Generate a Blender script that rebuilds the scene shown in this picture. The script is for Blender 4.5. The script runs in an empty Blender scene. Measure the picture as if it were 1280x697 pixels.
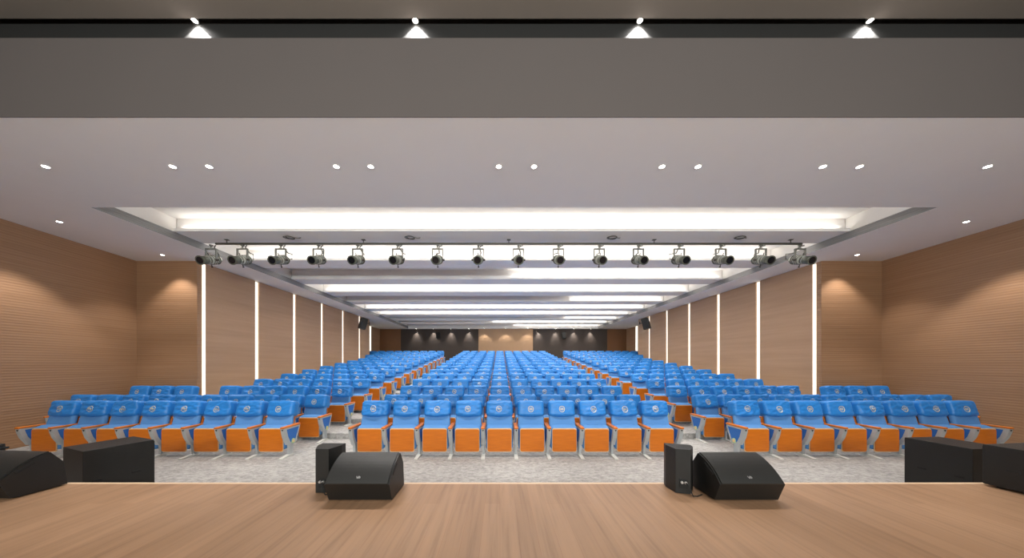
import bpy, bmesh, math, random
from mathutils import Vector, Matrix, noise
R = math.radians
random.seed(7)
scene = bpy.context.scene
COL = scene.collection

# ------------------------------------------------------------------ helpers
def lin(c):
    c = c / 255.0
    return c / 12.92 if c <= 0.04045 else ((c + 0.055) / 1.055) ** 2.4
def rgb(r, g, b):
    return (lin(r), lin(g), lin(b), 1.0)

def new_mat(name):
    m = bpy.data.materials.new(name); m.use_nodes = True
    nt = m.node_tree
    return m, nt, nt.nodes['Principled BSDF']

def plain(name, c, rough=0.5, metal=0.0, noise_amt=0.06, noise_scale=30.0, bump=0.0, bump_scale=200.0, spec=0.5):
    """base colour with a faint procedural mottling and an optional fine bump"""
    m, nt, b = new_mat(name)
    b.inputs['Roughness'].default_value = rough
    b.inputs['Metallic'].default_value = metal
    b.inputs['Specular IOR Level'].default_value = spec
    tc = nt.nodes.new('ShaderNodeTexCoord')
    n = nt.nodes.new('ShaderNodeTexNoise'); n.inputs['Scale'].default_value = noise_scale
    n.inputs['Detail'].default_value = 3
    nt.links.new(tc.outputs['Object'], n.inputs['Vector'])
    mix = nt.nodes.new('ShaderNodeMix'); mix.data_type = 'RGBA'
    mix.inputs[6].default_value = tuple(x * (1 - noise_amt) for x in c[:3]) + (1,)
    mix.inputs[7].default_value = tuple(min(1, x * (1 + noise_amt)) for x in c[:3]) + (1,)
    nt.links.new(n.outputs['Fac'], mix.inputs[0])
    nt.links.new(mix.outputs[2], b.inputs['Base Color'])
    if bump:
        n2 = nt.nodes.new('ShaderNodeTexNoise'); n2.inputs['Scale'].default_value = bump_scale
        nt.links.new(tc.outputs['Object'], n2.inputs['Vector'])
        bp = nt.nodes.new('ShaderNodeBump'); bp.inputs['Strength'].default_value = bump
        bp.inputs['Distance'].default_value = 0.002
        nt.links.new(n2.outputs['Fac'], bp.inputs['Height'])
        nt.links.new(bp.outputs['Normal'], b.inputs['Normal'])
    return m

def emit(name, c, strength):
    m, nt, b = new_mat(name)
    b.inputs['Base Color'].default_value = (0.8, 0.8, 0.8, 1)
    b.inputs['Emission Color'].default_value = c
    b.inputs['Emission Strength'].default_value = strength
    return m

def ramp(nt, stops):
    r = nt.nodes.new('ShaderNodeValToRGB')
    e = r.color_ramp.elements
    e[0].position, e[0].color = stops[0]
    e[1].position, e[1].color = stops[-1]
    for p, c in stops[1:-1]:
        x = e.new(p); x.color = c
    return r

def wood_wall(name, dark, mid, light, rib=0.035, rough=0.5, bump=0.5, streak=1.0, axis_scale=(0.5, 0.5, 26)):
    """horizontally grooved veneer: grain streaks along the wall, fine ribs as bump"""
    m, nt, b = new_mat(name)
    b.inputs['Roughness'].default_value = rough
    tc = nt.nodes.new('ShaderNodeTexCoord')
    mp = nt.nodes.new('ShaderNodeMapping'); mp.inputs['Scale'].default_value = axis_scale
    nt.links.new(tc.outputs['Object'], mp.inputs['Vector'])
    n = nt.nodes.new('ShaderNodeTexNoise'); n.inputs['Scale'].default_value = 1.0
    n.inputs['Detail'].default_value = 5; n.inputs['Roughness'].default_value = 0.65
    nt.links.new(mp.outputs['Vector'], n.inputs['Vector'])
    r = ramp(nt, [(0.5 - 0.22 * streak if streak else .3, dark), (0.5, mid), (0.5 + 0.22 * streak if streak else .7, light)])
    nt.links.new(n.outputs['Fac'], r.inputs['Fac'])
    w = nt.nodes.new('ShaderNodeTexWave'); w.wave_type = 'BANDS'; w.bands_direction = 'Z'
    w.inputs['Scale'].default_value = 0.314 / rib
    w.inputs['Distortion'].default_value = 0.0
    nt.links.new(tc.outputs['Object'], w.inputs['Vector'])
    rr = ramp(nt, [(0.0, (0.72, 0.72, 0.72, 1)), (0.22, (1, 1, 1, 1)), (1.0, (1, 1, 1, 1))])
    nt.links.new(w.outputs['Fac'], rr.inputs['Fac'])
    mul = nt.nodes.new('ShaderNodeMix'); mul.data_type = 'RGBA'; mul.blend_type = 'MULTIPLY'
    mul.inputs[0].default_value = 0.6
    nt.links.new(r.outputs['Color'], mul.inputs[6]); nt.links.new(rr.outputs['Color'], mul.inputs[7])
    nt.links.new(mul.outputs[2], b.inputs['Base Color'])
    bp = nt.nodes.new('ShaderNodeBump'); bp.inputs['Strength'].default_value = bump
    bp.inputs['Distance'].default_value = 0.006
    nt.links.new(w.outputs['Fac'], bp.inputs['Height'])
    nt.links.new(bp.outputs['Normal'], b.inputs['Normal'])
    return m

def stage_mat():
    m, nt, b = new_mat('stage_planks')
    b.inputs['Roughness'].default_value = 0.42
    tc = nt.nodes.new('ShaderNodeTexCoord')
    rot = nt.nodes.new('ShaderNodeMapping'); rot.inputs['Rotation'].default_value = (0, 0, R(90))
    nt.links.new(tc.outputs['Object'], rot.inputs['Vector'])
    br = nt.nodes.new('ShaderNodeTexBrick')
    br.inputs['Scale'].default_value = 1.0
    br.inputs['Brick Width'].default_value = 1.2; br.inputs['Row Height'].default_value = 0.125
    br.inputs['Mortar Size'].default_value = 0.0012; br.inputs['Mortar Smooth'].default_value = 0.2
    br.offset = 0.37; br.offset_frequency = 2
    br.inputs['Color1'].default_value = rgb(161, 126, 97)
    br.inputs['Color2'].default_value = rgb(151, 117, 89)
    br.inputs['Mortar'].default_value = rgb(146, 106, 78)
    nt.links.new(rot.outputs['Vector'], br.inputs['Vector'])
    mp = nt.nodes.new('ShaderNodeMapping'); mp.inputs['Scale'].default_value = (22, 0.9, 1)
    nt.links.new(tc.outputs['Object'], mp.inputs['Vector'])
    n = nt.nodes.new('ShaderNodeTexNoise'); n.inputs['Scale'].default_value = 1
    n.inputs['Detail'].default_value = 6; n.inputs['Roughness'].default_value = 0.6
    nt.links.new(mp.outputs['Vector'], n.inputs['Vector'])
    r = ramp(nt, [(0.28, (0.72, 0.70, 0.68, 1)), (0.5, (1, 1, 1, 1)), (0.75, (1.12, 1.10, 1.08, 1))])
    nt.links.new(n.outputs['Fac'], r.inputs['Fac'])
    mul = nt.nodes.new('ShaderNodeMix'); mul.data_type = 'RGBA'; mul.blend_type = 'MULTIPLY'
    mul.inputs[0].default_value = 1.0
    nt.links.new(br.outputs['Color'], mul.inputs[6]); nt.links.new(r.outputs['Color'], mul.inputs[7])
    nt.links.new(mul.outputs[2], b.inputs['Base Color'])
    return m

def carpet_mat():
    m, nt, b = new_mat('grey_carpet')
    b.inputs['Roughness'].default_value = 0.9
    b.inputs['Specular IOR Level'].default_value = 0.15
    tc = nt.nodes.new('ShaderNodeTexCoord')
    mp = nt.nodes.new('ShaderNodeMapping'); mp.inputs['Scale'].default_value = (9, 14, 9)
    nt.links.new(tc.outputs['Object'], mp.inputs['Vector'])
    n = nt.nodes.new('ShaderNodeTexNoise'); n.inputs['Scale'].default_value = 1.6
    n.inputs['Detail'].default_value = 8; n.inputs['Roughness'].default_value = 0.75
    nt.links.new(mp.outputs['Vector'], n.inputs['Vector'])
    r = ramp(nt, [(0.3, rgb(120, 118, 117)), (0.5, rgb(160, 157, 154)), (0.72, rgb(192, 189, 184))])
    nt.links.new(n.outputs['Fac'], r.inputs['Fac'])
    nt.links.new(r.outputs['Color'], b.inputs['Base Color'])
    return m

def orange_mat():
    m, nt, b = new_mat('orange_wood')
    b.inputs['Roughness'].default_value = 0.38
    tc = nt.nodes.new('ShaderNodeTexCoord')
    mp = nt.nodes.new('ShaderNodeMapping'); mp.inputs['Scale'].default_value = (4, 4, 60)
    nt.links.new(tc.outputs['Object'], mp.inputs['Vector'])
    n = nt.nodes.new('ShaderNodeTexNoise'); n.inputs['Scale'].default_value = 1
    n.inputs['Detail'].default_value = 4
    nt.links.new(mp.outputs['Vector'], n.inputs['Vector'])
    r = ramp(nt, [(0.3, rgb(188, 98, 8)), (0.7, rgb(206, 112, 14))])
    nt.links.new(n.outputs['Fac'], r.inputs['Fac'])
    nt.links.new(r.outputs['Color'], b.inputs['Base Color'])
    return m

M = {}
M['white'] = plain('white_plaster', rgb(232, 229, 225), 0.9, noise_amt=0.015, noise_scale=3)
M['fascia'] = plain('grey_header_paint', rgb(94, 87, 85), 0.85, noise_amt=0.03, noise_scale=1.5)
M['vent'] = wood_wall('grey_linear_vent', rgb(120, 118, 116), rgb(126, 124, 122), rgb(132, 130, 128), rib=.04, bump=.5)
M['dark_slot'] = plain('dark_slot_paint', rgb(36, 35, 34), 0.8)
M['stageceil'] = plain('stage_ceiling_paint', rgb(128, 118, 110), 0.9, noise_amt=0.03, noise_scale=2)
M['curtain'] = plain('stage_curtain', rgb(120, 105, 95), 0.9)
M['wood_rib'] = wood_wall('ribbed_brown_veneer', rgb(149, 112, 81), rgb(158, 121, 90), rgb(166, 129, 98), rib=0.05, bump=0.3)
M['wood_panel'] = wood_wall('fine_grooved_veneer', rgb(171, 136, 105), rgb(178, 143, 112), rgb(185, 150, 119), rib=0.02, bump=0.25, axis_scale=(.4, .4, 10))
M['wood_dark'] = plain('brown_end_veneer', rgb(128, 86, 52), 0.5, noise_amt=0.12, noise_scale=2)
M['wood_tan'] = plain('tan_panel_veneer', rgb(176, 142, 110), 0.6, noise_amt=0.04, noise_scale=4)
M['backdark'] = plain('dark_grey_panel', rgb(66, 56, 50), 0.7, noise_amt=0.05, noise_scale=5)
M['stage'] = stage_mat()
M['edge'] = plain('stage_edge_strip', rgb(214, 186, 156), 0.4)
M['carpet'] = carpet_mat()
M['orange'] = orange_mat()
M['cream'] = plain('cream_edge_banding', rgb(222, 186, 140), 0.5)
M['fabric'] = plain('blue_upholstery', rgb(90, 142, 200), 0.85, noise_amt=0.08, noise_scale=120, bump=0.3, bump_scale=500, spec=0.25)
M['infill'] = plain('blue_side_fabric', rgb(56, 108, 182), 0.85, noise_amt=0.08, noise_scale=120, bump=0.3, bump_scale=500, spec=0.25)
M['cover'] = plain('blue_headrest_cloth', rgb(42, 124, 200), 0.36, noise_amt=0.08, noise_scale=25, spec=0.4)
M['metal'] = plain('grey_coated_metal', rgb(176, 180, 182), 0.45, metal=0.25, noise_amt=0.03)
M['foot'] = plain('white_cast_foot', rgb(200, 200, 194), 0.45)
M['gold'] = plain('cream_gold_print', rgb(216, 204, 166), 0.5)
M['badge'] = plain('pale_green_badge', rgb(170, 200, 150), 0.4)
M['bolt'] = plain('dark_bolt', rgb(50, 38, 30), 0.5)
M['black'] = plain('black_textured_paint', rgb(21, 21, 20), 0.5, noise_amt=0.15, noise_scale=90, bump=0.3, bump_scale=300)
M['grille'] = plain('black_perforated_grille', rgb(33, 33, 32), 0.45, noise_amt=0.2, noise_scale=260, bump=0.6, bump_scale=420)
M['rubber'] = plain('black_rubber', rgb(18, 18, 18), 0.7)
M['silver'] = plain('silver_mark', rgb(190, 190, 190), 0.3, metal=0.6)
M['fix_grey'] = plain('grey_cast_housing', rgb(176, 176, 166), 0.45, metal=0.3)
M['fix_dark'] = plain('dark_lens_barrel', rgb(92, 94, 82), 0.5, metal=0.1)
M['fix_yoke'] = plain('grey_yoke_steel', rgb(112, 112, 104), 0.5)
M['cable'] = plain('grey_cable', rgb(88, 86, 78), 0.6)
M['lens'] = emit('downlight_lens', (1.0, 0.95, 0.88, 1), 25.0)
M['strip'] = emit('warm_wall_strip', (1.0, 0.92, 0.76, 1), 1.25)
M['trim'] = plain('white_trim_ring', rgb(225, 222, 218), 0.5)
M['glass'] = plain('dark_lens_glass', rgb(24, 26, 32), 0.08)

class MB:
    """collects shapes with material slots and links them as one mesh object"""
    def __init__(s): s.bm = bmesh.new(); s.mats = []
    def slot(s, m):
        if m not in s.mats: s.mats.append(m)
        return s.mats.index(m)
    def tagf(s, faces, m, smooth=False):
        i = s.slot(m)
        for f in faces: f.material_index = i; f.smooth = smooth
    def box(s, a, b, m, bevel=0.0, mat4=None):
        g = bmesh.ops.create_cube(s.bm, size=1.0)
        vs = g['verts']
        c = [(a[i] + b[i]) / 2 for i in range(3)]; d = [abs(b[i] - a[i]) for i in range(3)]
        for v in vs: v.co = Vector((v.co.x * d[0] + c[0], v.co.y * d[1] + c[1], v.co.z * d[2] + c[2]))
        fs = list({f for v in vs for f in v.link_faces})
        s.tagf(fs, m)
        if bevel:
            es = list({e for v in vs for e in v.link_edges})
            r = bmesh.ops.bevel(s.bm, geom=es, offset=bevel, segments=2, affect='EDGES', profile=0.6)
            s.tagf(r['faces'], m)
            vs = list({v for f in r['faces'] for v in f.verts} | {v for v in vs if v.is_valid})
        if mat4 is not None:
            for v in vs: v.co = mat4 @ v.co
        return s
    def prism(s, pts, axis, lo, hi, m, mat4=None):
        """closed polygon pts (2D) extruded along axis 'x','y' or 'z'"""
        def P(p, t):
            return Vector({'x': (t, p[0], p[1]), 'y': (p[0], t, p[1]), 'z': (p[0], p[1], t)}[axis])
        A = [s.bm.verts.new(P(p, lo)) for p in pts]; B = [s.bm.verts.new(P(p, hi)) for p in pts]
        fs = [s.bm.faces.new(A), s.bm.faces.new(B)]
        n = len(pts)
        for i in range(n): fs.append(s.bm.faces.new((A[i], A[(i + 1) % n], B[(i + 1) % n], B[i])))
        bmesh.ops.recalc_face_normals(s.bm, faces=fs)
        s.tagf(fs, m)
        if mat4 is not None:
            for v in A + B: v.co = mat4 @ v.co
        return s
    def ring_prism(s, outer, inner, lo, hi, m):
        """frame between two polygons (y,z) extruded along x"""
        V = [[s.bm.verts.new((t, p[0], p[1])) for p in poly] for t in (lo, hi) for poly in (outer, inner)]
        A, a, B, b = V; n = len(outer); fs = []
        for i in range(n):
            j = (i + 1) % n
            fs += [s.bm.faces.new((A[i], A[j], a[j], a[i])), s.bm.faces.new((B[i], B[j], b[j], b[i])),
                   s.bm.faces.new((A[i], A[j], B[j], B[i])), s.bm.faces.new((a[i], a[j], b[j], b[i]))]
        bmesh.ops.recalc_face_normals(s.bm, faces=fs)
        s.tagf(fs, m); return s
    def cyl(s, p, q, r, m, r2=None, seg=16, caps=True, smooth=True):
        p, q = Vector(p), Vector(q); d = (q - p); L = d.length
        if L < 1e-6: return s
        g = bmesh.ops.create_cone(s.bm, cap_ends=caps, segments=seg, radius1=r, radius2=r if r2 is None else r2, depth=L)
        mt = Matrix.Translation((p + q) / 2) @ d.to_track_quat('Z', 'Y').to_matrix().to_4x4()
        fs = {f for v in g['verts'] for f in v.link_faces}
        for v in g['verts']: v.co = mt @ v.co
        s.tagf(fs, m)
        if smooth:
            for f in fs: f.smooth = len(f.verts) == 4
        return s
    def tube(s, pts, r, m, seg=8):
        pts = [Vector(p) for p in pts]; rings = []
        for i, p in enumerate(pts):
            t = (pts[min(i + 1, len(pts) - 1)] - pts[max(i - 1, 0)]).normalized()
            q = t.to_track_quat('Z', 'Y')
            rings.append([s.bm.verts.new(p + q @ Vector((r * math.cos(2 * math.pi * k / seg), r * math.sin(2 * math.pi * k / seg), 0))) for k in range(seg)])
        fs = []
        for a, b in zip(rings, rings[1:]):
            for k in range(seg):
                # match ring points by nearest start to avoid twist
                fs.append(s.bm.faces.new((a[k], a[(k + 1) % seg], b[(k + 1) % seg], b[k])))
        fs.append(s.bm.faces.new(rings[0])); fs.append(s.bm.faces.new(rings[-1]))
        bmesh.ops.recalc_face_normals(s.bm, faces=fs)
        s.tagf(fs, m, True); return s
    def rbox(s, c, size, r, m, n=(6, 2, 4), deform=None):
        """rounded cushion-like box; deform(v)->Vector bends it"""
        h = [x / 2 for x in size]
        def coords(hh, k):
            rr = min(r, hh * 0.98)
            edge = [-hh, -hh + rr * .22, -hh + rr * .55, -hh + rr]
            inner = [-hh + rr + (2 * hh - 2 * rr) * i / k for i in range(1, k)]
            return edge + inner + [-e for e in reversed(edge)]
        X, Y, Z = (coords(h[i], n[i]) for i in range(3))
        vs = {}
        def vert(p):
            key = tuple(round(x, 6) for x in p)
            if key not in vs:
                inn = Vector([max(-(h[i] - min(r, h[i] * .98)), min(h[i] - min(r, h[i] * .98), p[i])) for i in range(3)])
                d = Vector(p) - inn
                sc = min(r, min(h) * .98)
                dd = Vector([d[i] / max(1e-9, min(r, h[i] * .98)) for i in range(3)])
                if dd.length > 1e-9: dd.normalize()
                q = inn + Vector([dd[i] * min(r, h[i] * .98) for i in range(3)])
                if deform: q = deform(q)
                vs[key] = s.bm.verts.new(q + Vector(c))
            return vs[key]
        fs = []
        for (A, B, ax) in ((X, Y, 2), (X, Z, 1), (Y, Z, 0)):
            for sg in (-1, 1):
                for i in range(len(A) - 1):
                    for j in range(len(B) - 1):
                        q = []
                        for (u, v) in ((i, j), (i + 1, j), (i + 1, j + 1), (i, j + 1)):
                            if ax == 2: p = (A[u], B[v], sg * h[2])
                            elif ax == 1: p = (A[u], sg * h[1], B[v])
                            else: p = (sg * h[0], A[u], B[v])
                            q.append(vert(p))
                        if len(set(q)) == 4: fs.append(s.bm.faces.new(q))
        bmesh.ops.recalc_face_normals(s.bm, faces=fs)
        s.tagf(fs, m, True); return s
    def torus(s, c, R1, r, m, mat3=None, seg=24, k=8):
        rings = []
        for i in range(seg):
            a = 2 * math.pi * i / seg; ring = []
            for j in range(k):
                b = 2 * math.pi * j / k
                p = Vector(((R1 + r * math.cos(b)) * math.cos(a), (R1 + r * math.cos(b)) * math.sin(a), r * math.sin(b)))
                if mat3 is not None: p = mat3 @ p
                ring.append(s.bm.verts.new(p + Vector(c)))
            rings.append(ring)
        fs = []
        for i in range(seg):
            for j in range(k):
                fs.append(s.bm.faces.new((rings[i][j], rings[(i + 1) % seg][j], rings[(i + 1) % seg][(j + 1) % k], rings[i][(j + 1) % k])))
        bmesh.ops.recalc_face_normals(s.bm, faces=fs)
        s.tagf(fs, m, True); return s
    def mesh(s, name):
        me = bpy.data.meshes.new(name); s.bm.to_mesh(me); s.bm.free()
        for m in s.mats: me.materials.append(m)
        return me
    def build(s, name, parent=None, loc=None, kind=None):
        return link(name, s.mesh(name), parent, loc, kind)

def link(name, me, parent=None, loc=None, kind=None):
    o = bpy.data.objects.new(name, me); COL.objects.link(o)
    if parent: o.parent = parent
    if loc: o.location = loc
    if kind: o['kind'] = kind
    return o
def struct(name, mb): return mb.build(name, kind='structure')
def tag(o, label, cat, group=None):
    o['label'] = label; o['category'] = cat
    if group: o['group'] = group
    return o
def thing(name, label, cat, loc=(0, 0, 0), rz=0.0, group=None):
    o = bpy.data.objects.new(name, None); COL.objects.link(o)
    o.empty_display_size = 0.1
    o.location = loc; o.rotation_euler = (0, 0, rz)
    return tag(o, label, cat, group)
ORD = ['zeroth', 'first', 'second', 'third', 'fourth', 'fifth', 'sixth', 'seventh', 'eighth', 'ninth', 'tenth',
       'eleventh', 'twelfth', 'thirteenth', 'fourteenth', 'fifteenth', 'sixteenth']

# ------------------------------------------------------------------ dimensions (metres; stage floor is z = 0, camera looks along +y)
XC = 0.24                  # centre line of the hall
FZ = -0.45                 # hall floor in front
CZ = 3.80                  # main soffit
EYE = 1.15
S = 0.5565                 # seat pitch
EDGE = 2.82                # stage edge
HEAD = 3.15                # header over the stage opening
RET = 7.56                 # return walls
END = 17.4                 # end of the narrow part
BACK = 22.5
HN, HB = 8.06, 9.5         # half widths, narrow and rear part
def hf(y): return 8.98 + (9.70 - 9.40) * (y - 3.1) / 2.2 * 0.9 + 0.12   # splayed front side walls
BZ = 3.96; TOPZ = 4.31     # underside of the ceiling beams, top of the slots
TX = 7.19; T0, T1 = 4.96, 22.1

# ------------------------------------------------------------------ floors
def floor_z(row): return FZ + (0.115 * (row - 2) if row > 2 else 0)
mb = MB()
mb.box((-11.5, EDGE - 0.3, FZ - .2), (12, 6.2, FZ), M['carpet'])
for r in range(3, 16):
    y0 = 6.2 + (r - 3) * 1.0
    y1 = y0 + 1.0 if r < 15 else BACK + .1
    mb.box((-10.5, y0, FZ - .2), (11, y1, floor_z(r)), M['carpet'])
struct('floor', mb)
mb = MB(); mb.box((-10, -5, -.16), (10.5, EDGE - .03, 0), M['stage']); struct('floor_stage', mb)
mb = MB(); mb.box((-10, EDGE - .03, -.2), (10.5, EDGE, 0.001), M['edge']); mb.box((-10, EDGE - .06, FZ), (10.5, EDGE - .02, -.16), M['wood_dark'])
struct('trim_stage_edge', mb)

# ------------------------------------------------------------------ ceiling
mb = MB()
W = M['white']
mb.box((-11, HEAD, CZ), (11.5, T0, CZ + .06), W)
mb.box((-11, T0, CZ), (XC - TX - .001, T1, CZ + .06), W)
mb.box((XC + TX + .001, T0, CZ), (11.5, T1, CZ + .06), W)
mb.box((-11, T1, CZ), (11.5, BACK + .1, CZ + .06), W)
struct('ceiling', mb)
mb = MB()
LED = 0.12
mb.box((XC - TX - LED, T0 - LED, TOPZ), (XC + TX + LED, T1 + LED, TOPZ + .05), W)
for sg in (-1, 1):
    x = XC + sg * TX
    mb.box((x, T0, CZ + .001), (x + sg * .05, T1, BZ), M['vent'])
    mb.box((x + sg * LED, T0 - LED, CZ + .06), (x + sg * (LED + .05), T1 + LED, TOPZ), W)
mb.box((XC - TX - LED, T0 - LED - .05, CZ + .06), (XC + TX + LED, T0 - LED, TOPZ), W)
mb.box((XC - TX - LED, T1 + LED, CZ + .06), (XC + TX + LED, T1 + LED + .05, TOPZ), W)
mb.box((XC - TX, T0 - .05, CZ + .06), (XC + TX, T0, BZ), W)
mb.box((XC - TX, T1, CZ + .06), (XC + TX, T1 + .05, BZ), W)
struct('ceiling_tray', mb)
BEAMS = []
P0, PER, BW = 6.2, 1.765, 0.64
for k in range(9):
    y0 = P0 + k * PER; y1 = y0 + BW
    BEAMS.append((y0, y1))
    mb = MB()
    mb.box((XC - TX - .01, y0, BZ), (XC + TX + .01, y1, BZ + .055), M['white'])
    mb.box((XC - TX - .1, y0 + .17, BZ + .05), (XC + TX + .1, y1 - .17, TOPZ), M['white'])
    struct('ceiling_beam', mb)

# header over the stage, dark slot behind it, stage ceiling
mb = MB(); mb.box((-11, HEAD - .008, CZ - .001), (11.5, HEAD, EYE + 3.50), M['fascia']); mb.box((-11, HEAD, CZ + .06), (11.5, HEAD + .1, EYE + 3.50), M['fascia']); struct('wall_header', mb)
SCZ = EYE + 4.06
mb = MB(); mb.box((-11, 3.52, CZ + .06), (11.5, 3.62, SCZ + .3), M['dark_slot']); mb.box((-11, 3.43, SCZ + .08), (11.5, 3.52, SCZ + .1), M['dark_slot'])
struct('wall_slot', mb)
mb = MB(); mb.box((-11, -5, SCZ), (11.5, 3.44, SCZ + .08), M['stageceil']); struct('ceiling_stage', mb)
mb = MB(); mb.box((-11, -5.1, -.2), (11.5, -5, SCZ), M['curtain']); struct('wall_stage_back', mb)
mb = MB(); mb.box((-10.1, -5, -.2), (-10, HEAD, SCZ), M['curtain']); struct('wall_stage_left', mb)
mb = MB(); mb.box((10.5, -5, -.2), (10.6, HEAD, SCZ), M['curtain']); struct('wall_stage_right', mb)

# ------------------------------------------------------------------ walls
for sg, nm in ((-1, 'left'), (1, 'right')):
    def X(h): return XC + sg * h
    # splayed front wall
    mb = MB()
    mb.prism([(X(hf(2.6)), 2.6), (X(hf(RET)), RET), (X(hf(RET) + .2), RET), (X(hf(2.6) + .2), 2.6)], 'z', FZ - .1, CZ, M['wood_rib'])
    struct('wall_%s_front' % nm, mb)
    # return wall facing the stage
    mb = MB()
    a, b = sorted((X(HN + .02), X(hf(RET) + .2)))
    mb.box((a, RET, FZ - .1), (b, RET + .12, CZ), M['wood_rib'])
    struct('wall_%s_return' % nm, mb)
    # backing wall behind the panels
    mb = MB()
    a, b = sorted((X(HN + .16), X(HN + .3)))
    mb.box((a, RET + .12, FZ - .1), (b, END, CZ), M['wood_panel'])
    struct('wall_%s_backing' % nm, mb)
    # upright wood panels with a lit gap between
    starts = [7.76] + [9.48 + 1.715 * i for i in range(5)]
    ends = [9.33 + 1.715 * i for i in range(5)] + [END]
    for i, (s0, e0) in enumerate(zip(starts, ends)):
        mb = MB()
        a, b = sorted((X(HN), X(HN + .16)))
        mb.box((a, s0, FZ - .1), (b, e0, CZ - .01), M['wood_panel'], bevel=.006)
        struct('wall_%s_panel' % nm, mb)
    # light strips in the gaps
    gaps = [(RET + .13, 7.75)] + [(9.33 + 1.715 * i + .01, 9.48 + 1.715 * i - .01) for i in range(5)]
    for i, (g0, g1) in enumerate(gaps):
        where = 'in the corner gap beside the ribbed return wall' if i == 0 else ('in the %s gap between wood wall panels from stage' % ORD[i])
        t = thing('wall_light_strip', 'warm vertical light strip, %s wall, %s' % (nm, where), 'light',
                  (X(HN + (.02 if i == 0 else .05)), (g0 + g1) / 2, floor_z(3 + max(0, int((g0 - 6.2) // 1)))), 0, 'wall light strips, %s wall' % nm)
        z0 = 0.02; z1 = CZ - t.location.z - .03
        w = (g1 - g0) / 2
        mb = MB(); mb.box((-.02, -w, z0), (.02, w, z1), M['strip']); mb.build('diffuser', t)
        mb = MB(); a, b = sorted((sg * .02, sg * .07)); mb.box((a, -w - .004, z0), (b, w + .004, z1), M['metal']); mb.build('channel', t)
    # rear, wider part
    mb = MB()
    a, b = sorted((X(HN), X(HB + .2)))
    mb.box((a, END, FZ), (b, END + .1, CZ), M['wood_panel'])
    struct('wall_%s_rear_return' % nm, mb)
    mb = MB()
    a, b = sorted((X(HB), X(HB + .2)))
    mb.box((a, END + .1, FZ), (b, BACK + .1, CZ), M['wood_panel'])
    struct('wall_%s_rear' % nm, mb)
    t = thing('wall_light_strip', 'warm vertical light strip, %s wall, at the far rear corner beside the back wall' % nm, 'light',
              (X(HB - .03), 20.75, floor_z(15)), 0, 'wall light strips, %s wall' % nm)
    mb = MB(); mb.box((-.02, -.12, .0), (.02, .12, CZ - t.location.z - .02), M['strip']); mb.build('diffuser', t)
    mb = MB(); a, b = sorted((sg * .02, sg * .028)); mb.box((a, -.13, .0), (b, .13, CZ - t.location.z - .02), M['metal']); mb.build('channel', t)

# back wall
secs = [('brown_left', -9.6, -7.64, 'wood_dark', 0), ('dark_left', -7.64, -1.66, 'backdark', 0), ('centre', -1.66, 2.53, 'wood_tan', -.06),
        ('dark_right', 2.53, 8.26, 'backdark', 0), ('brown_right', 8.26, 10.1, 'wood_dark', 0)]
for nm, a, b, mt, off in secs:
    mb = MB(); mb.box((a, BACK + off, FZ), (b, BACK + .15, CZ), M[mt]); struct('wall_back_' + nm, mb)

# ------------------------------------------------------------------ lights
def spot(name, loc, power, size, blend=.3, color=(1, .95, .89), radius=.03, tilt=(0, 0, 0)):
    l = bpy.data.lights.new(name, 'SPOT'); l.energy = power; l.spot_size = R(size); l.spot_blend = blend
    l.color = color; l.shadow_soft_size = radius
    o = bpy.data.objects.new(name, l); COL.objects.link(o); o.location = loc; o.rotation_euler = tilt
    return o
def area(name, loc, sx, sy, power, rot=(0, 0, 0), color=(1, .985, .95)):
    l = bpy.data.lights.new(name, 'AREA'); l.shape = 'RECTANGLE'; l.size = sx; l.size_y = sy; l.energy = power; l.color = color
    o = bpy.data.objects.new(name, l); COL.objects.link(o); o.location = loc; o.rotation_euler = rot
    return o

_dl = {}
def downlight(loc, label, group, power, size, blend=.35, color=(1, .96, .91), rad=.038, plain_lens=True):
    t = thing('downlight', label, 'ceiling light', loc, 0, group)
    if rad not in _dl:
        m1 = MB(); m1.torus((0, 0, -.002), rad, rad * .16, M['trim'], seg=28)
        m2 = MB(); m2.cyl((0, 0, .0), (0, 0, -.006), rad * .88, M['lens'], seg=28, smooth=False)
        _dl[rad] = (m1.mesh('trim_ring'), m2.mesh('lens'))
    link('trim_ring', _dl[rad][0], t); link('lens', _dl[rad][1], t)
    if power: spot('downlight_lamp', (loc[0], loc[1], loc[2] - .03), power, size, blend, color)
    return t

K_COVE, K_DOWN = 1.25, 14.0
K_FILL = 168
# cove LEDs: which part of each slot is lit (the photo shows some runs switched off on one side)
runs = [(-1, 1), (-1, 1), (.02, 1), (-1, 1), (.42, 1), (-1, 1), (-1, 1), (.55, 1), (-.1, 1), (.12, 1)]
for k in range(10):
    ya = T0 if k == 0 else BEAMS[k - 1][1]
    yb = BEAMS[k][0] if k < 9 else T1
    a, b = runs[k]
    xa, xb = XC + a * (TX - .05), XC + b * (TX - .05)
    L = xb - xa; xm = (xa + xb) / 2
    if k == 0:
        area('cove_lamp', (xm, T0 - .06, BZ + .02), L, .06, 24 * L * K_COVE / 13, (R(180 - 25), 0, 0))
    else:
        area('cove_lamp', (xm, ya - .09, BZ + .08), L, .08, 46 * L * K_COVE / 13, (R(180 - 12), 0, 0))
    if 0 < k < 9:   # added fill lamps hidden at the slot top, to brighten the hall
        pl = area('added_slot_fill', (XC, (ya + .35) if k == 1 else (ya + yb) / 2 - .05, TOPZ - .01), 2 * TX - .6, .25, K_FILL, color=(1, .965, .90))
        pl.data.spread = R(120)
    if k < 9:
        area('cove_lamp', (xm, yb + .09, BZ + .08), L, .08, 20 * L * K_COVE / 13, (R(180 - 25), 0, 0))
    else:
        area('cove_lamp', (xm, T1 + .05, BZ + .08), L, .08, 30 * L * K_COVE / 13, (R(180 - 25), 0, 0))

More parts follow.
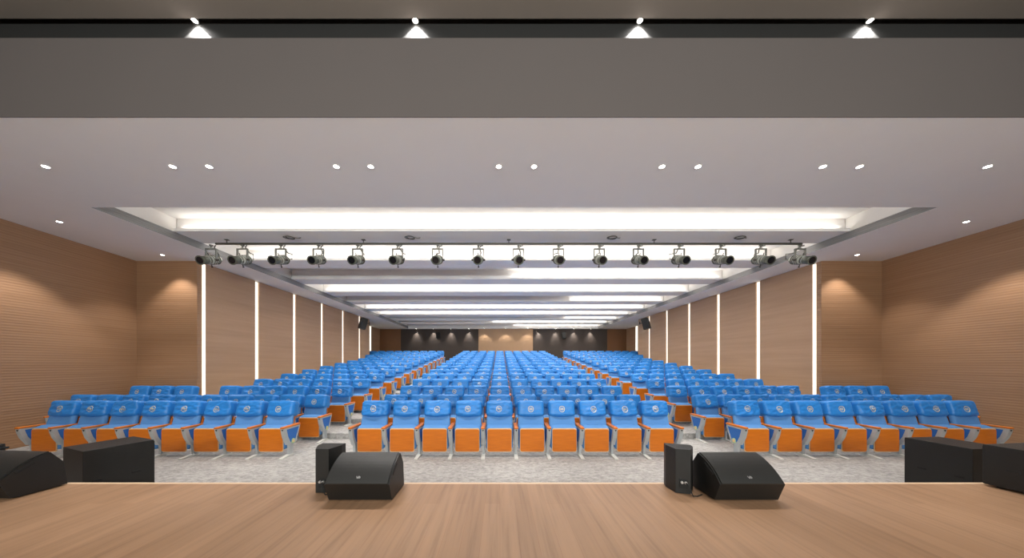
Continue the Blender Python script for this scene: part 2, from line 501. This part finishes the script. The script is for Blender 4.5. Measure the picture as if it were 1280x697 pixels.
DX = [57, 216, 261.5, 420.5, 463.5, 623.5, 667.5, 827.5, 872.5, 1028.5, 1074.5, 1234.5]
for i, px in enumerate(DX):
    x = (px - 625) * 3.93 / 365
    downlight((x, 3.93, CZ), 'small round recessed downlight in white front soffit, %s of twelve from the left' % ORD[i + 1],
              'downlights in the front soffit', 10 * K_DOWN, 75)
for sg, nm in ((-1, 'left'), (1, 'right')):
    x = XC + sg * 8.48
    downlight((x, 5.46, CZ), 'small recessed downlight close to the ribbed %s front wall' % nm, 'downlights beside the front side walls', 13 * K_DOWN, 94, .4)
    downlight((x, 7.13, CZ), 'small recessed downlight in front of the ribbed %s return wall' % nm, 'downlights beside the front side walls', 7 * K_DOWN, 94, .5)
for px, i in zip((243, 519, 800, 1088), range(4)):
    x = (px - 625) * 3.48 / 365
    t = thing('stage_downlight', 'bright recessed lamp in the dark slot over stage, %s of four from the left' % ORD[i + 1], 'ceiling light',
              (x, 3.482, SCZ + .03), 0, 'lamps in the dark slot above the header')
    mb = MB(); mb.torus((0, 0, -.002), .033, .006, M['trim']); mb.cyl((0, 0, .0), (0, 0, .055), .035, M['trim'], seg=20); mb.build('trim_ring', t)
    mb = MB(); mb.cyl((0, 0, .0), (0, 0, -.006), .028, M['lens'], seg=24, smooth=False); mb.build('lens', t)
    spot('stage_lamp', (x, 3.482, SCZ + .018), 90, 100, .3, (1, .98, .95), .008)
    spot('stage_lamp_spill', (x, 3.47, SCZ + .016), 14, 160, .9, (1, .98, .95), .02)
for x, g in [(v, 'd') for v in (-6.42, -5.1, -3.76, -2.4, 2.96, 4.25, 5.65, 6.95)] + [(v, 't') for v in (-1.2, .43, 2.1)]:
    if g == 'd':
        lst = (-6.42, -5.1, -3.76, -2.4) if x < 0 else (2.96, 4.25, 5.65, 6.95)
        lab = 'tiny recessed downlight over %s dark back wall panel, %s from the left there' % ('left' if x < 0 else 'right', ORD[lst.index(x) + 1])
        downlight((x, BACK - .17, CZ), lab, 'downlights washing the back wall', 150, 76, .9, (1, .95, .88), .03)
    else:
        lab = 'tiny recessed downlight over the tan back wall panel, %s' % {-1.2: 'leftmost of three', .43: 'middle of three', 2.1: 'rightmost of three'}[x]
        downlight((x, BACK - .5, CZ), lab, 'downlights washing the back wall', 50, 100, .4, (1, .93, .82), .03)
# added fill lamps, out of view over the stage behind the camera
for i, x in enumerate((-2.6, .24, 3.1)):
    spot('added_stage_fill', (x, -1.2, SCZ - .05), 110, 140, .8, (1, .97, .95), .12)

# unseen fill added at the back of the stage, lifting header and soffit
for x in (-3.6, XC, 4.1):
    area('added_soffit_fill', (x, -4.0, 2.4), 1.6, .5, 260, (R(112), 0, 0), (.96, 1, .96))

# ------------------------------------------------------------------ seats
LEAN = R(13)
def lean(pt, y0=0.15, z0=0.45):
    """tilts a point of the backrest backwards about the seat joint"""
    y, z = pt.y, pt.z
    return Vector((pt.x, y0 + (y) * math.cos(LEAN) + (z - z0) * math.sin(LEAN), z0 + (z - z0) * math.cos(LEAN) - y * math.sin(LEAN)))

# seat panel: rounded-corner sheet, slightly bowed
def panel_pts(w, z0, z1, r=.03):
    pts = []
    for cx, cz, a0 in ((w - r, z0 + r, -90), (w - r, z1 - r, 0), (-(w - r), z1 - r, 90), (-(w - r), z0 + r, 180)):
        for k in range(4):
            a = R(a0 + k * 30); pts.append((cx + r * math.cos(a), cz + r * math.sin(a)))
    return pts
mb = MB()
mb.prism(panel_pts(.203, .095, .470), 'y', 0.0, .014, M['orange'])
mb.prism(panel_pts(.210, .083, .487), 'y', .010, .022, M['cream'])
ME_panel = mb.mesh('seat_panel')
mb = MB()
def dc(q):
    q = q.copy()
    if q.z > 0: q.z += .008 * (1 - (q.x / .235) ** 2) + .045 * (q.y + .065) / .13 * min(1, q.z / .15)
    return q
mb.rbox((0, .085, .303), (.462, .13, .375), .045, M['fabric'], (5, 2, 4), dc)
ME_cush = mb.mesh('seat_cushion')
mb = MB()
def db(q):
    k = 1.0 + .06 * (-q.z / .25)
    q = Vector((q.x * k, q.y + .018 * (q.x / .23) ** 2 * (-1), q.z + .66))
    return lean(Vector((q.x, q.y + .055, q.z)))
mb.rbox((0, 0, 0), (.455, .085, .50), .04, M['fabric'], (6, 2, 6), db)
ME_back = mb.mesh('backrest')
mb = MB()
def dsx(q): return lean(Vector((q.x, q.y + .108, q.z + .62)))
mb.rbox((0, 0, 0), (.43, .022, .50), .01, M['orange'], (4, 1, 4), dsx)
ME_shell = mb.mesh('back_shell')

def cover_deform(seed, amp):
    off = Vector((seed * 3.7, seed * 1.9, seed * 5.3))
    def f(q):
        u = q.x / .2375; v = q.z / .1375
        q = q.copy()
        if v < 0: q.z -= .016 * (1 - u * u) * (-v)
        if v > 0: q.z += .006 * (1 - u * u) * v
        q.x *= 1 - .015 * v
        front = max(0, -q.y / .065)
        # soft folds pulled diagonally across the cloth
        n = noise.noise(Vector((q.x * 5 + q.z * 16, q.z * 9 - q.x * 3, 0)) + off)
        n2 = noise.noise(Vector((q.x * 16 - q.z * 26, q.z * 20, 1.5)) + off)
        n3 = noise.noise(Vector((q.x * 4 + q.z * 11, q.z * 13 - q.x * 6, 7)) + off)
        q.y -= front * (.012 * (1 - u * u) * (1 - v * v * .5) + amp * (.7 * n + .5 * n2 + 1.3 * (1 - abs(n3)) ** 6))
        if v < -.2: q.y -= front * .022 * (1 - u * u) * (-v - .2)
        q.z += amp * .35 * noise.noise(Vector((q.x * 12, v * 2, 4)) + off)
        return lean(Vector((q.x, q.y + (.055 if q.y > 0 else 0) + .042, q.z + .808)))
    return f
ME_cover, ME_emblem = [], []
for i, (amp, rot) in enumerate(((.006, 0), (.014, 14), (.009, -12), (.018, 5), (.012, -25), (.007, 8))):
    mb = MB(); d = cover_deform(i + 1, amp)
    mb.rbox((0, 0, 0), (.475, .13, .275), .05, M['cover'], (20, 2, 12), d)
    ME_cover.append(mb.mesh('headrest_cover'))
    # printed emblem following the cloth: a ring with upright strokes and side arcs inside
    mb = MB(); bm = mb.bm
    cxo = random.uniform(-.012, .012); czo = -.005 + random.uniform(-.012, .006)
    def E(x, z):
        a = R(rot); xx = x * math.cos(a) - z * math.sin(a) + cxo; zz = x * math.sin(a) + z * math.cos(a) + czo
        return d(Vector((xx, -.065, zz))) + Vector((0, -.0035, .0))
    fs = []
    def strip(pa, pb):
        va = [bm.verts.new(E(*p)) for p in pa]; vb = [bm.verts.new(E(*p)) for p in pb]
        for k in range(len(va) - 1): fs.append(bm.faces.new((va[k], va[k + 1], vb[k + 1], vb[k])))
    ang = [R(k * 12) for k in range(31)]
    strip([(.050 * math.cos(a), .050 * math.sin(a)) for a in ang], [(.042 * math.cos(a), .042 * math.sin(a)) for a in ang])
    for x in (-.012, .0, .012):
        zz = [(-.02 + .008 * k) for k in range(6)]
        strip([(x - .0028, z) for z in zz], [(x + .0028, z) for z in zz])
    for s_ in (-1, 1):
        aa = [R(90 - s_ * (50 + 16 * k)) for k in range(6)]
        strip([(.028 * math.cos(a), .028 * math.sin(a)) for a in aa], [(.021 * math.cos(a), .021 * math.sin(a)) for a in aa])
    bmesh.ops.recalc_face_normals(bm, faces=fs)
    mb.tagf(fs, M['gold'])
    ME_emblem.append(mb.mesh('emblem'))

OUT = [(-.185, .50), (-.178, .44), (-.150, .34), (-.105, .255), (-.08, .205), (.09, .205), (.12, .27), (.165, .38), (.205, .50)]
FS = .085
INN = [(-.125, .475), (-.118, .44), (-.092, .35), (-.052, .275), (-.03, .235), (.072, .235), (.098, .285), (.14, .385), (.178, .475)]
OUT = [(y + FS, z) for y, z in OUT]; INN = [(y + FS, z) for y, z in INN]
HW = .032
def sf_frame(mb):
    mb.ring_prism(OUT, INN, -HW, HW, M['metal'])
    mb.prism([(-.016, .485), (.016, .485), (0, .457)], 'y', -.188 + FS, -.17 + FS, M['bolt'])
def sf_infill(mb): mb.prism(INN, 'x', -HW + .005, HW - .005, M['infill'])
def sf_leg(mb):
    mb.prism([(.045, .03), (.13, .03), (.135, .21), (.035, .21)], 'x', -.02, .02, M['metal'])
def sf_foot(mb):
    mb.prism([(-.15, 0), (.17, 0), (.17, .012), (.11, .036), (.02, .036), (-.15, .014)], 'x', -.03, .03, M['foot'])
def one(fn, name):
    mb = MB(); fn(mb); return mb.mesh(name)
ME_frame = one(sf_frame, 'side_frame'); ME_infill = one(sf_infill, 'side_infill')
ME_leg = one(sf_leg, 'leg'); ME_foot = one(sf_foot, 'foot')
def sf_all(mb): sf_frame(mb); sf_infill(mb); sf_leg(mb); sf_foot(mb)
ME_frame_far = one(sf_all, 'side_frame')
def arm(mb): mb.rbox((0, .01 + FS, .514), (.068, .42, .034), .013, M['orange'], (2, 4, 1))
ME_arm = one(arm, 'armrest')
def badge_mesh(sg):
    mb = MB(); x = sg * HW
    mb.cyl((x, .026 + FS, .252), (x + sg * .006, .026 + FS, .252), .043, M['badge'], seg=20, smooth=False)
    mb.cyl((x, .026 + FS, .252), (x + sg * .008, .026 + FS, .252), .026, M['cream'], seg=16, smooth=False)
    return mb.mesh('number_badge')
ME_badge = {-1: badge_mesh(-1), 1: badge_mesh(1)}

# prototypes are the first seats themselves; copies share mesh data
def seat_parts(root, near, variant, left_end, right_end, aisle_sides):
    link('seat_panel', ME_panel, root); link('seat_cushion', ME_cush, root); link('backrest', ME_back, root)
    cv = link('headrest_cover', ME_cover[variant], root)
    if near:
        link('back_shell', ME_shell, root)
    link('emblem', ME_emblem[variant], cv)
    for sg in ((-1, 1) if right_end else (-1,)):
        x = sg * S / 2
        if near:
            fr = link('side_frame', ME_frame, root, (x, 0, 0))
            link('side_infill', ME_infill, fr)
            if sg in aisle_sides: link('number_badge', ME_badge[sg], fr)
            lg = link('leg', ME_leg, root, (x, 0, 0)); link('foot', ME_foot, lg)
        else:
            link('side_frame', ME_frame_far, root, (x, 0, 0))
        link('armrest', ME_arm, root, (x, 0, 0))

ROW_D0 = 5.0              # panel plane of the front row
def row_y(r): return ROW_D0 + (r - 1) * 1.0
CB = XC + .03             # centre of the middle block
def block(name, r):
    """(x of seat centres, outward index from the aisle) for a block in row r"""
    out = []
    if name == 'middle':
        for i in range(10): out.append((CB + (i - 4.5) * S, i))
    else:
        n = {1: 8, 2: 10, 3: 10, 12: 7, 13: 7, 14: 8, 15: 9}.get(r, 6)
        for i in range(n):
            if r == 3 and i == 6: continue
            x = (i + .5) * S + 3.89
            out.append((XC + (-x if name == 'left' else x), i))
    return out
def is_individual(name, r, i):
    if r <= 12: return True
    if r == 13: return name == 'middle' or i < 3
    return False
far_bm = bmesh.new(); far_mats = []
count = 0
SEATNO = 0
def ordinal_from_aisle(i, r):
    if r == 3 and i > 6: return 'seat %s beyond the gap' % ORD[i - 6]
    return None
for r in range(1, 16):
    for name in ('middle', 'left', 'right'):
        seats = block(name, r)
        xs = [x for x, _ in seats]
        for (x, i) in seats:
            left_end = (x - S) not in xs and not any(abs(x - S - q) < .05 for q in xs)
            right_end = not any(abs(x + S - q) < .05 for q in xs)
            aisle = set()
            if name == 'middle' and left_end or name == 'right' and i == 0: aisle.add(-1)
            if name == 'middle' and right_end or name == 'left' and i == 0: aisle.add(1)
            y, z = row_y(r), floor_z(r)
            variant = random.randrange(6)
            jx = random.uniform(-.004, .004)
            if is_individual(name, r, i):
                rowtxt = 'front row' if r == 1 else '%s row from stage' % ORD[r]
                if name == 'middle':
                    lab = 'blue and orange seat, middle block, %s, %s seat from left aisle' % (rowtxt, ORD[i + 1])
                elif r == 3 and i > 6:
                    lab = 'blue and orange seat, %s block, third row, %s seat beyond the row gap' % (name, ORD[i - 6])
                else:
                    lab = 'blue and orange seat, %s block, %s, %s seat from the aisle' % (name, rowtxt, ORD[i + 1])
                root = thing('auditorium_seat', lab, 'seat', (x + jx, y, z), 0,
                             'folding auditorium seats, %s block' % name)
                seat_parts(root, r <= 5, variant, left_end, right_end, aisle)
                count += 1
            else:
                mt = Matrix.Translation((x, y, z))
                todo = [(ME_panel, 0), (ME_cush, 0), (ME_back, 0), (ME_cover[variant], 0), (ME_emblem[variant], 0)]
                for sg in ((-1, 1) if right_end else (-1,)): todo += [(ME_frame_far, sg), (ME_arm, sg)]
                for me, sg in todo:
                    n0 = len(far_bm.faces)
                    nv = len(far_bm.verts)
                    far_bm.from_mesh(me)
                    far_bm.verts.ensure_lookup_table(); far_bm.faces.ensure_lookup_table()
                    m4 = mt @ Matrix.Translation((sg * S / 2, 0, 0))
                    for v in far_bm.verts[nv:]: v.co = m4 @ v.co
                    for f in far_bm.faces[n0:]:
                        mm = me.materials[f.material_index]
                        if mm not in far_mats: far_mats.append(mm)
                        f.material_index = far_mats.index(mm)
me = bpy.data.meshes.new('rear_auditorium_seats'); far_bm.to_mesh(me); far_bm.free()
for mm in far_mats: me.materials.append(mm)
o = link('rear_auditorium_seats', me)
tag(o, 'blue and orange auditorium seats massed in the last rows before the back wall', 'seats'); o['kind'] = 'stuff'
print('individual seats', count)

# ------------------------------------------------------------------ loudspeakers on and before the stage
def bez(p0, p1, p2, n=8):
    return [tuple((1 - t) ** 2 * a + 2 * t * (1 - t) * b + t * t * c for a, b, c in zip(p0, p1, p2)) for t in [k / n for k in range(n + 1)]]
def wedge(label, x0, y0, rz=0.0):
    """floor monitor: y is depth from the kick edge, profile in (y,z)"""
    t = thing('stage_monitor', label, 'loudspeaker', (x0, y0, 0), rz, 'wedge stage monitors')
    w = .265
    curve = bez((-.06, .163), (.055, .305), (.21, .339), 10)
    body = [(.0, .012), (-.06, .163)] + curve[1:-1] + [(.21, .339), (.287, .229), (.31, .012)]
    mb = MB()
    mb.prism(body, 'x', -w, w, M['black'])
    # inset lower kick panel lip and foot skids
    mb.box((-w + .03, .03, 0), (-w + .07, .29, .014), M['rubber']); mb.box((w - .07, .03, 0), (w - .03, .29, .014), M['rubber'])
    mb.build('cabinet', t)
    mb = MB()
    g = [(y - .0, z) for y, z in curve[0:]]
    up = [(y - .008 * 0.6, z + .009) for y, z in g]
    mb.prism(g + up[::-1], 'x', -w + .012, w - .012, M['grille'])
    gr = mb.build('grille', t)
    # maker's mark: two slanted strokes and a short bar
    mb = MB()
    a = Vector((0, curve[1][0] - .0055, curve[1][1] + .0105)); b_ = Vector((0, curve[2][0] - .0055, curve[2][1] + .0105))
    dirv = (b_ - a).normalized(); nrm = Vector((0, -dirv.z, dirv.y))
    def Lp(u, v): return a + Vector((u, 0, 0)) + dirv * v + nrm * .0015
    def stroke(u0, v0, u1, v1, wd=.006):
        p, q = Vector((u0, v0)), Vector((u1, v1)); n_ = Vector((-(q - p).y, (q - p).x)).normalized() * wd / 2
        vs = [mb.bm.verts.new(Lp(*(pp))) for pp in (p + n_, q + n_, q - n_, p - n_)]
        f = mb.bm.faces.new(vs); mb.tagf([f], M['silver'])
    stroke(-.016, .024, -.006, .004); stroke(-.006, .004, .002, .024); stroke(.006, .024, .006, .004); stroke(.006, .006, .018, .012); stroke(.006, .022, .016, .016)
    mb.build('logo', gr)
    for s_ in (-1, 1):
        mb = MB()
        x = s_ * w
        # recessed-looking grip slot along the upper side edge
        p0 = Vector((x, .02, .215)); p1 = Vector((x, .12, .275))
        mt = Matrix.Translation((p0 + p1) / 2) @ Matrix.Rotation(math.atan2(.06, .10), 4, 'X')
        mb.box((-.004, -.058, -.012), (.004, .058, .012), M['rubber'], bevel=.003, mat4=mt)
        mb.build('handle', t)
    return t
wedge('black wedge stage monitor on stage edge beside the left column speaker', -1.168, 2.44)
wedge('black wedge stage monitor on stage edge beside the right column speaker', 2.06, 2.44)
wedge('black wedge stage monitor at the far left of the stage, cut by frame', -4.39, 2.48, R(-4))

def column(label, x, y, rz):
    """small trapezoid speaker; narrow back towards the stage, grille to the hall"""
    t = thing('column_speaker', label, 'loudspeaker', (x, y, 0), rz, 'small front fill speakers')
    h = .392
    mb = MB(); mb.prism([(-.058, 0), (.058, 0), (.11, .12), (.11, .19), (-.11, .19), (-.11, .12)], 'z', .004, h, M['black']); mb.build('cabinet', t)
    mb = MB(); mb.box((-.102, .188, .012), (.102, .200, h - .012), M['grille'], bevel=.003); mb.build('grille', t)
    mb = MB()
    mb.box((-.03, -.006, .05), (.035, .002, .13), M['rubber'], bevel=.002)
    mb.cyl((-.012, -.004, .105), (-.012, -.02, .105), .011, M['silver'], seg=12); mb.cyl((.017, -.004, .105), (.017, -.02, .105), .011, M['silver'], seg=12)
    pl = mb.build('connector_plate', t)
    mb = MB()
    mb.tube([(.017, -.02, .105), (.03, -.05, .09), (.045, -.06, .05), (.06, -.055, .012), (.10, -.03, .006), (.15, .02, .006)], .005, M['rubber'])
    mb.build('cable', pl)
    return t
column('small black column speaker behind the left centre stage monitor', -1.578, 2.59, R(0))
column('small black column speaker behind the right centre stage monitor', 1.615, 2.575, R(-17))

def subwoofer(label, x, y, rz, w, dpt, h, z, group=None, name='subwoofer', side=1):
    t = thing(name, label, 'loudspeaker', (x, y, z), rz, group)
    mb = MB(); mb.box((0, 0, .02), (w, dpt, h), M['black'], bevel=.006)
    for a in (.05, w - .09):
        for b in (.05, dpt - .09): mb.box((a, b, 0), (a + .04, b + .04, .025), M['rubber'])
    mb.build('cabinet', t)
    for xx, s_ in ((0, -1), (w, 1)):
        for dy, dz in ((.18, .47), (.72, .47)):
            mb = MB()
            mt = Matrix.Translation((xx, dpt * dy, h * dz))
            mb.box((-.004, -.035, -.012), (.004, .035, .012), M['rubber'], bevel=.003, mat4=mt); mb.build('handle', t)
    mb = MB(); mb.box((.02, dpt - .002, .04), (w - .02, dpt + .012, h - .02), M['grille'], bevel=.004); mb.build('grille', t)
    return t
SUBH = .65
subwoofer('large black subwoofer box on hall floor below stage, left of centre block', -4.97, 3.32, R(-20), .50, .53, SUBH, FZ, 'subwoofers on the hall floor')
subwoofer('large black subwoofer box on hall floor below stage, by the right block', 5.25, 3.24, R(5), .50, .52, SUBH, FZ, 'subwoofers on the hall floor')
t = subwoofer('low black speaker box on the stage at the right edge of view', 4.615, 2.2, R(6), .52, .56, .39, 0, None, 'speaker_box')
t = subwoofer('low black speaker box half hidden behind the far left stage monitor', -5.225, 2.24, R(0), .52, .54, .39, 0, None, 'speaker_box')
mb = MB(); mb.tube([(.52, .5, .352), (.55, .5, .352), (.57, .5, .358), (.60, .505, .362)], .010, M['rubber']); mb.build('cable_plug', t)

# speakers on the side and back walls
def wall_speaker(label, loc, rz, tilt, w, h, d, group, arm_len):
    t = thing('wall_speaker', label, 'loudspeaker', loc, rz, group)
    rot = Matrix.Rotation(tilt, 4, 'X')
    mb = MB(); mb.prism([(-w / 2, 0), (w / 2, 0), (w / 2 * .75, d), (-w / 2 * .75, d)], 'z', -h / 2, h / 2, M['black'], rot); mb.build('cabinet', t)
    mb = MB(); mb.box((-w / 2 + .01, -.012, -h / 2 + .01), (w / 2 - .01, .002, h / 2 - .01), M['grille'], bevel=.003, mat4=rot); mb.build('grille', t)
    mb = MB(); mb.cyl((0, d * .9, 0), (0, d + arm_len, 0), .018, M['rubber']); mb.box((-.06, d + arm_len - .012, -.08), (.06, d + arm_len, .08), M['rubber']); mb.build('bracket', t)
    return t
yw = 15.55
wall_speaker('black loudspeaker on bracket high on the left wood wall, over light strip', (XC - HN + .50, yw - .25, 3.28), R(-50), R(-14), .40, .56, .30, 'side wall speakers', .16)
wall_speaker('black loudspeaker on bracket high on the right wood wall, over light strip', (XC + HN - .50, yw - .25, 3.28), R(50), R(-14), .40, .56, .30, 'side wall speakers', .16)
wall_speaker('small black speaker on the left dark panel of the back wall', (-4.68, BACK - .40, 3.28), 0, R(-8), .30, .48, .25, 'back wall speakers', .14)
wall_speaker('small black speaker on the right dark panel of the back wall', (4.84, BACK - .40, 3.28), 0, R(-8), .30, .48, .25, 'back wall speakers', .14)

# ------------------------------------------------------------------ lighting pipe and its spotlights
PY, PZ = 6.63, EYE + 2.715
t = thing('lighting_pipe', 'thin dark pipe under the first ceiling beam carrying the spotlights', 'pipe', (0, PY, PZ))
mb = MB(); mb.cyl((-6.45, 0, 0), (6.85, 0, 0), .024, M['cable'], seg=12); mb.build('pipe', t)
for x in (-6.2, -3.1, .2, 3.5, 6.6):
    mb = MB(); mb.cyl((x, 0, .0), (x, 0, BZ - PZ), .010, M['cable'], seg=8); mb.box((x - .04, -.03, BZ - PZ - .012), (x + .04, .03, BZ - PZ), M['cable']); mb.build('hanger', t)
FX = [264, 303, 351, 398, 447, 497, 547, 598, 648, 698, 749, 798, 849, 901, 951, 1000]
def fixture_meshes(v):
    out = {}
    mb = MB()   # clamp
    mb.prism([(-.034, -.026), (.034, -.026), (.028, -.052), (-.028, -.052)], 'x', -.022, .022, M['fix_yoke'])
    mb.cyl((0, 0, -.045), (0, 0, -.10), .016, M['fix_yoke'], seg=10); mb.box((-.03, -.02, -.115), (.03, .02, -.095), M['fix_grey'])
    mb.cyl((.02, 0, -.04), (.05, 0, -.04), .008, M['bolt'], seg=8)
    out['clamp'] = mb.mesh('clamp')
    mb = MB()   # yoke
    mb.box((-.122, -.02, -.128), (.122, .02, -.110), M['fix_yoke'])
    for sg in (-1, 1):
        mb.box((sg * .115 - .008, -.02, -.385), (sg * .115 + .008, .02, -.110), M['fix_yoke'])
        mb.cyl((sg * .10, 0, -.365), (sg * .155, 0, -.365), .022, M['bolt'], seg=12)
    out['yoke'] = mb.mesh('yoke')
    tilt = R(21)
    c = Vector((0, 0, -.365))
    def Q(y, z, x=0): return c + Vector((x, y * math.cos(tilt) - z * math.sin(tilt), y * math.sin(tilt) + z * math.cos(tilt)))
    mb = MB()   # housing
    mb.cyl(Q(-.06, 0), Q(.10, 0), .098, M['fix_grey'], seg=24); mb.cyl(Q(.10, 0), Q(.20, 0), .098, M['fix_grey'], r2=.07, seg=24)
    mb.cyl(Q(.20, 0), Q(.235, 0), .055, M['fix_dark'], seg=20)
    for y in (-.02, .03, .08, .13): mb.cyl(Q(y, 0), Q(y + .012, 0), .106, M['fix_dark'], seg=24)
    mb.cyl(Q(-.03, .09), Q(-.03, .15), .008, M['bolt'], seg=8); mb.cyl(Q(-.03, -.09), Q(-.03, -.16), .009, M['bolt'], seg=8)
    mb.cyl(Q(-.03, -.145), Q(-.03, -.165), .018, M['bolt'], seg=10)
    out['housing'] = mb.mesh('housing')
    mb = MB()   # barrel
    mb.cyl(Q(-.06, 0), Q(-.27, 0), .082, M['fix_dark'], seg=24, r2=.088)
    mb.cyl(Q(-.255, 0), Q(-.275, 0), .098, M['fix_dark'], seg=24)
    mb.cyl(Q(-.10, .0), Q(-.115, 0), .092, M['fix_grey'], seg=24)
    mb.cyl(Q(-.27, 0), Q(-.277, 0), .074, M['glass'], seg=24)
    out['lens_barrel'] = mb.mesh('lens_barrel')
    mb = MB()
    e = Q(.235, .0)
    wob = .05 * v
    mb.tube([e, e + Vector((wob, .06, .03)), e + Vector((wob * 1.5, .03, .14)), Vector((.04 + wob * .5, .14, -.16)), Vector((.02, .06, -.07)), Vector((.05, .03, -.045)), Vector((.10, .0, -.038))], .012, M['cable'])
    out['cable'] = mb.mesh('cable')
    return out
fm = [fixture_meshes(v) for v in (-1, .3, 1)]
for i, px in enumerate(FX):
    x = (px - 625) * PY / 365
    lab = 'grey stage spotlight hanging under the first ceiling beam, %s of sixteen from left' % ORD[i + 1]
    t = thing('stage_spotlight', lab, 'spotlight', (x, PY, PZ), R(random.uniform(-3, 3)), 'spotlights on the ceiling pipe')
    f = fm[i % 3]
    link('clamp', f['clamp'], t); link('yoke', f['yoke'], t); h = link('housing', f['housing'], t); link('lens_barrel', f['lens_barrel'], t)
    link('cable', f['cable'], h)
# loops of spare cable on the underside of the beam
for px, wh in ((361, 'above the third spotlight'), (512, 'above the sixth spotlight'), (765, 'right of the eleventh spotlight'), (925, 'right of the fourteenth spotlight')):
    y = 6.44; x = (px - 625) * y / 365
    t = MB(); t.torus((0, 0, 0), .10, .010, M['cable'], Matrix.Rotation(R(8), 3, 'X')); t.torus((.02, .01, .004), .085, .009, M['cable'], Matrix.Rotation(R(5), 3, 'Y'))
    t.tube([(.09, .0, .0), (.16, .04, .005), (.19, .06, .012), (.21, .08, .03)], .008, M['cable'])
    o = t.build('cable_coil', None, (x, y, BZ - .035)); tag(o, 'grey cable coil under the first ceiling beam ' + wh, 'cable', 'cable coils under the first beam')

# ------------------------------------------------------------------ world, camera, colour
w = bpy.data.worlds.new('world'); scene.world = w; w.use_nodes = True
w.node_tree.nodes['Background'].inputs['Color'].default_value = (.02, .02, .02, 1)
cam = bpy.data.cameras.new('camera'); co = bpy.data.objects.new('camera', cam); COL.objects.link(co)
co.location = (0, 0, EYE); co.rotation_euler = (R(90), 0, 0)
cam.sensor_width = 36; cam.sensor_fit = 'HORIZONTAL'; cam.lens = 365 / 1280 * 36
cam.shift_x = 15 / 1280; cam.shift_y = 105.5 / 1280
cam.clip_start = .05; cam.clip_end = 100
scene.camera = co
vs = scene.view_settings
vs.view_transform = 'Standard'; vs.look = 'None'; vs.gamma = 1.0; vs.use_curve_mapping = False
vs.exposure = 0.0
cy = scene.cycles
cy.use_denoising = True
cy.max_bounces = 10; cy.diffuse_bounces = 6; cy.glossy_bounces = 3
cy.sample_clamp_indirect = 6
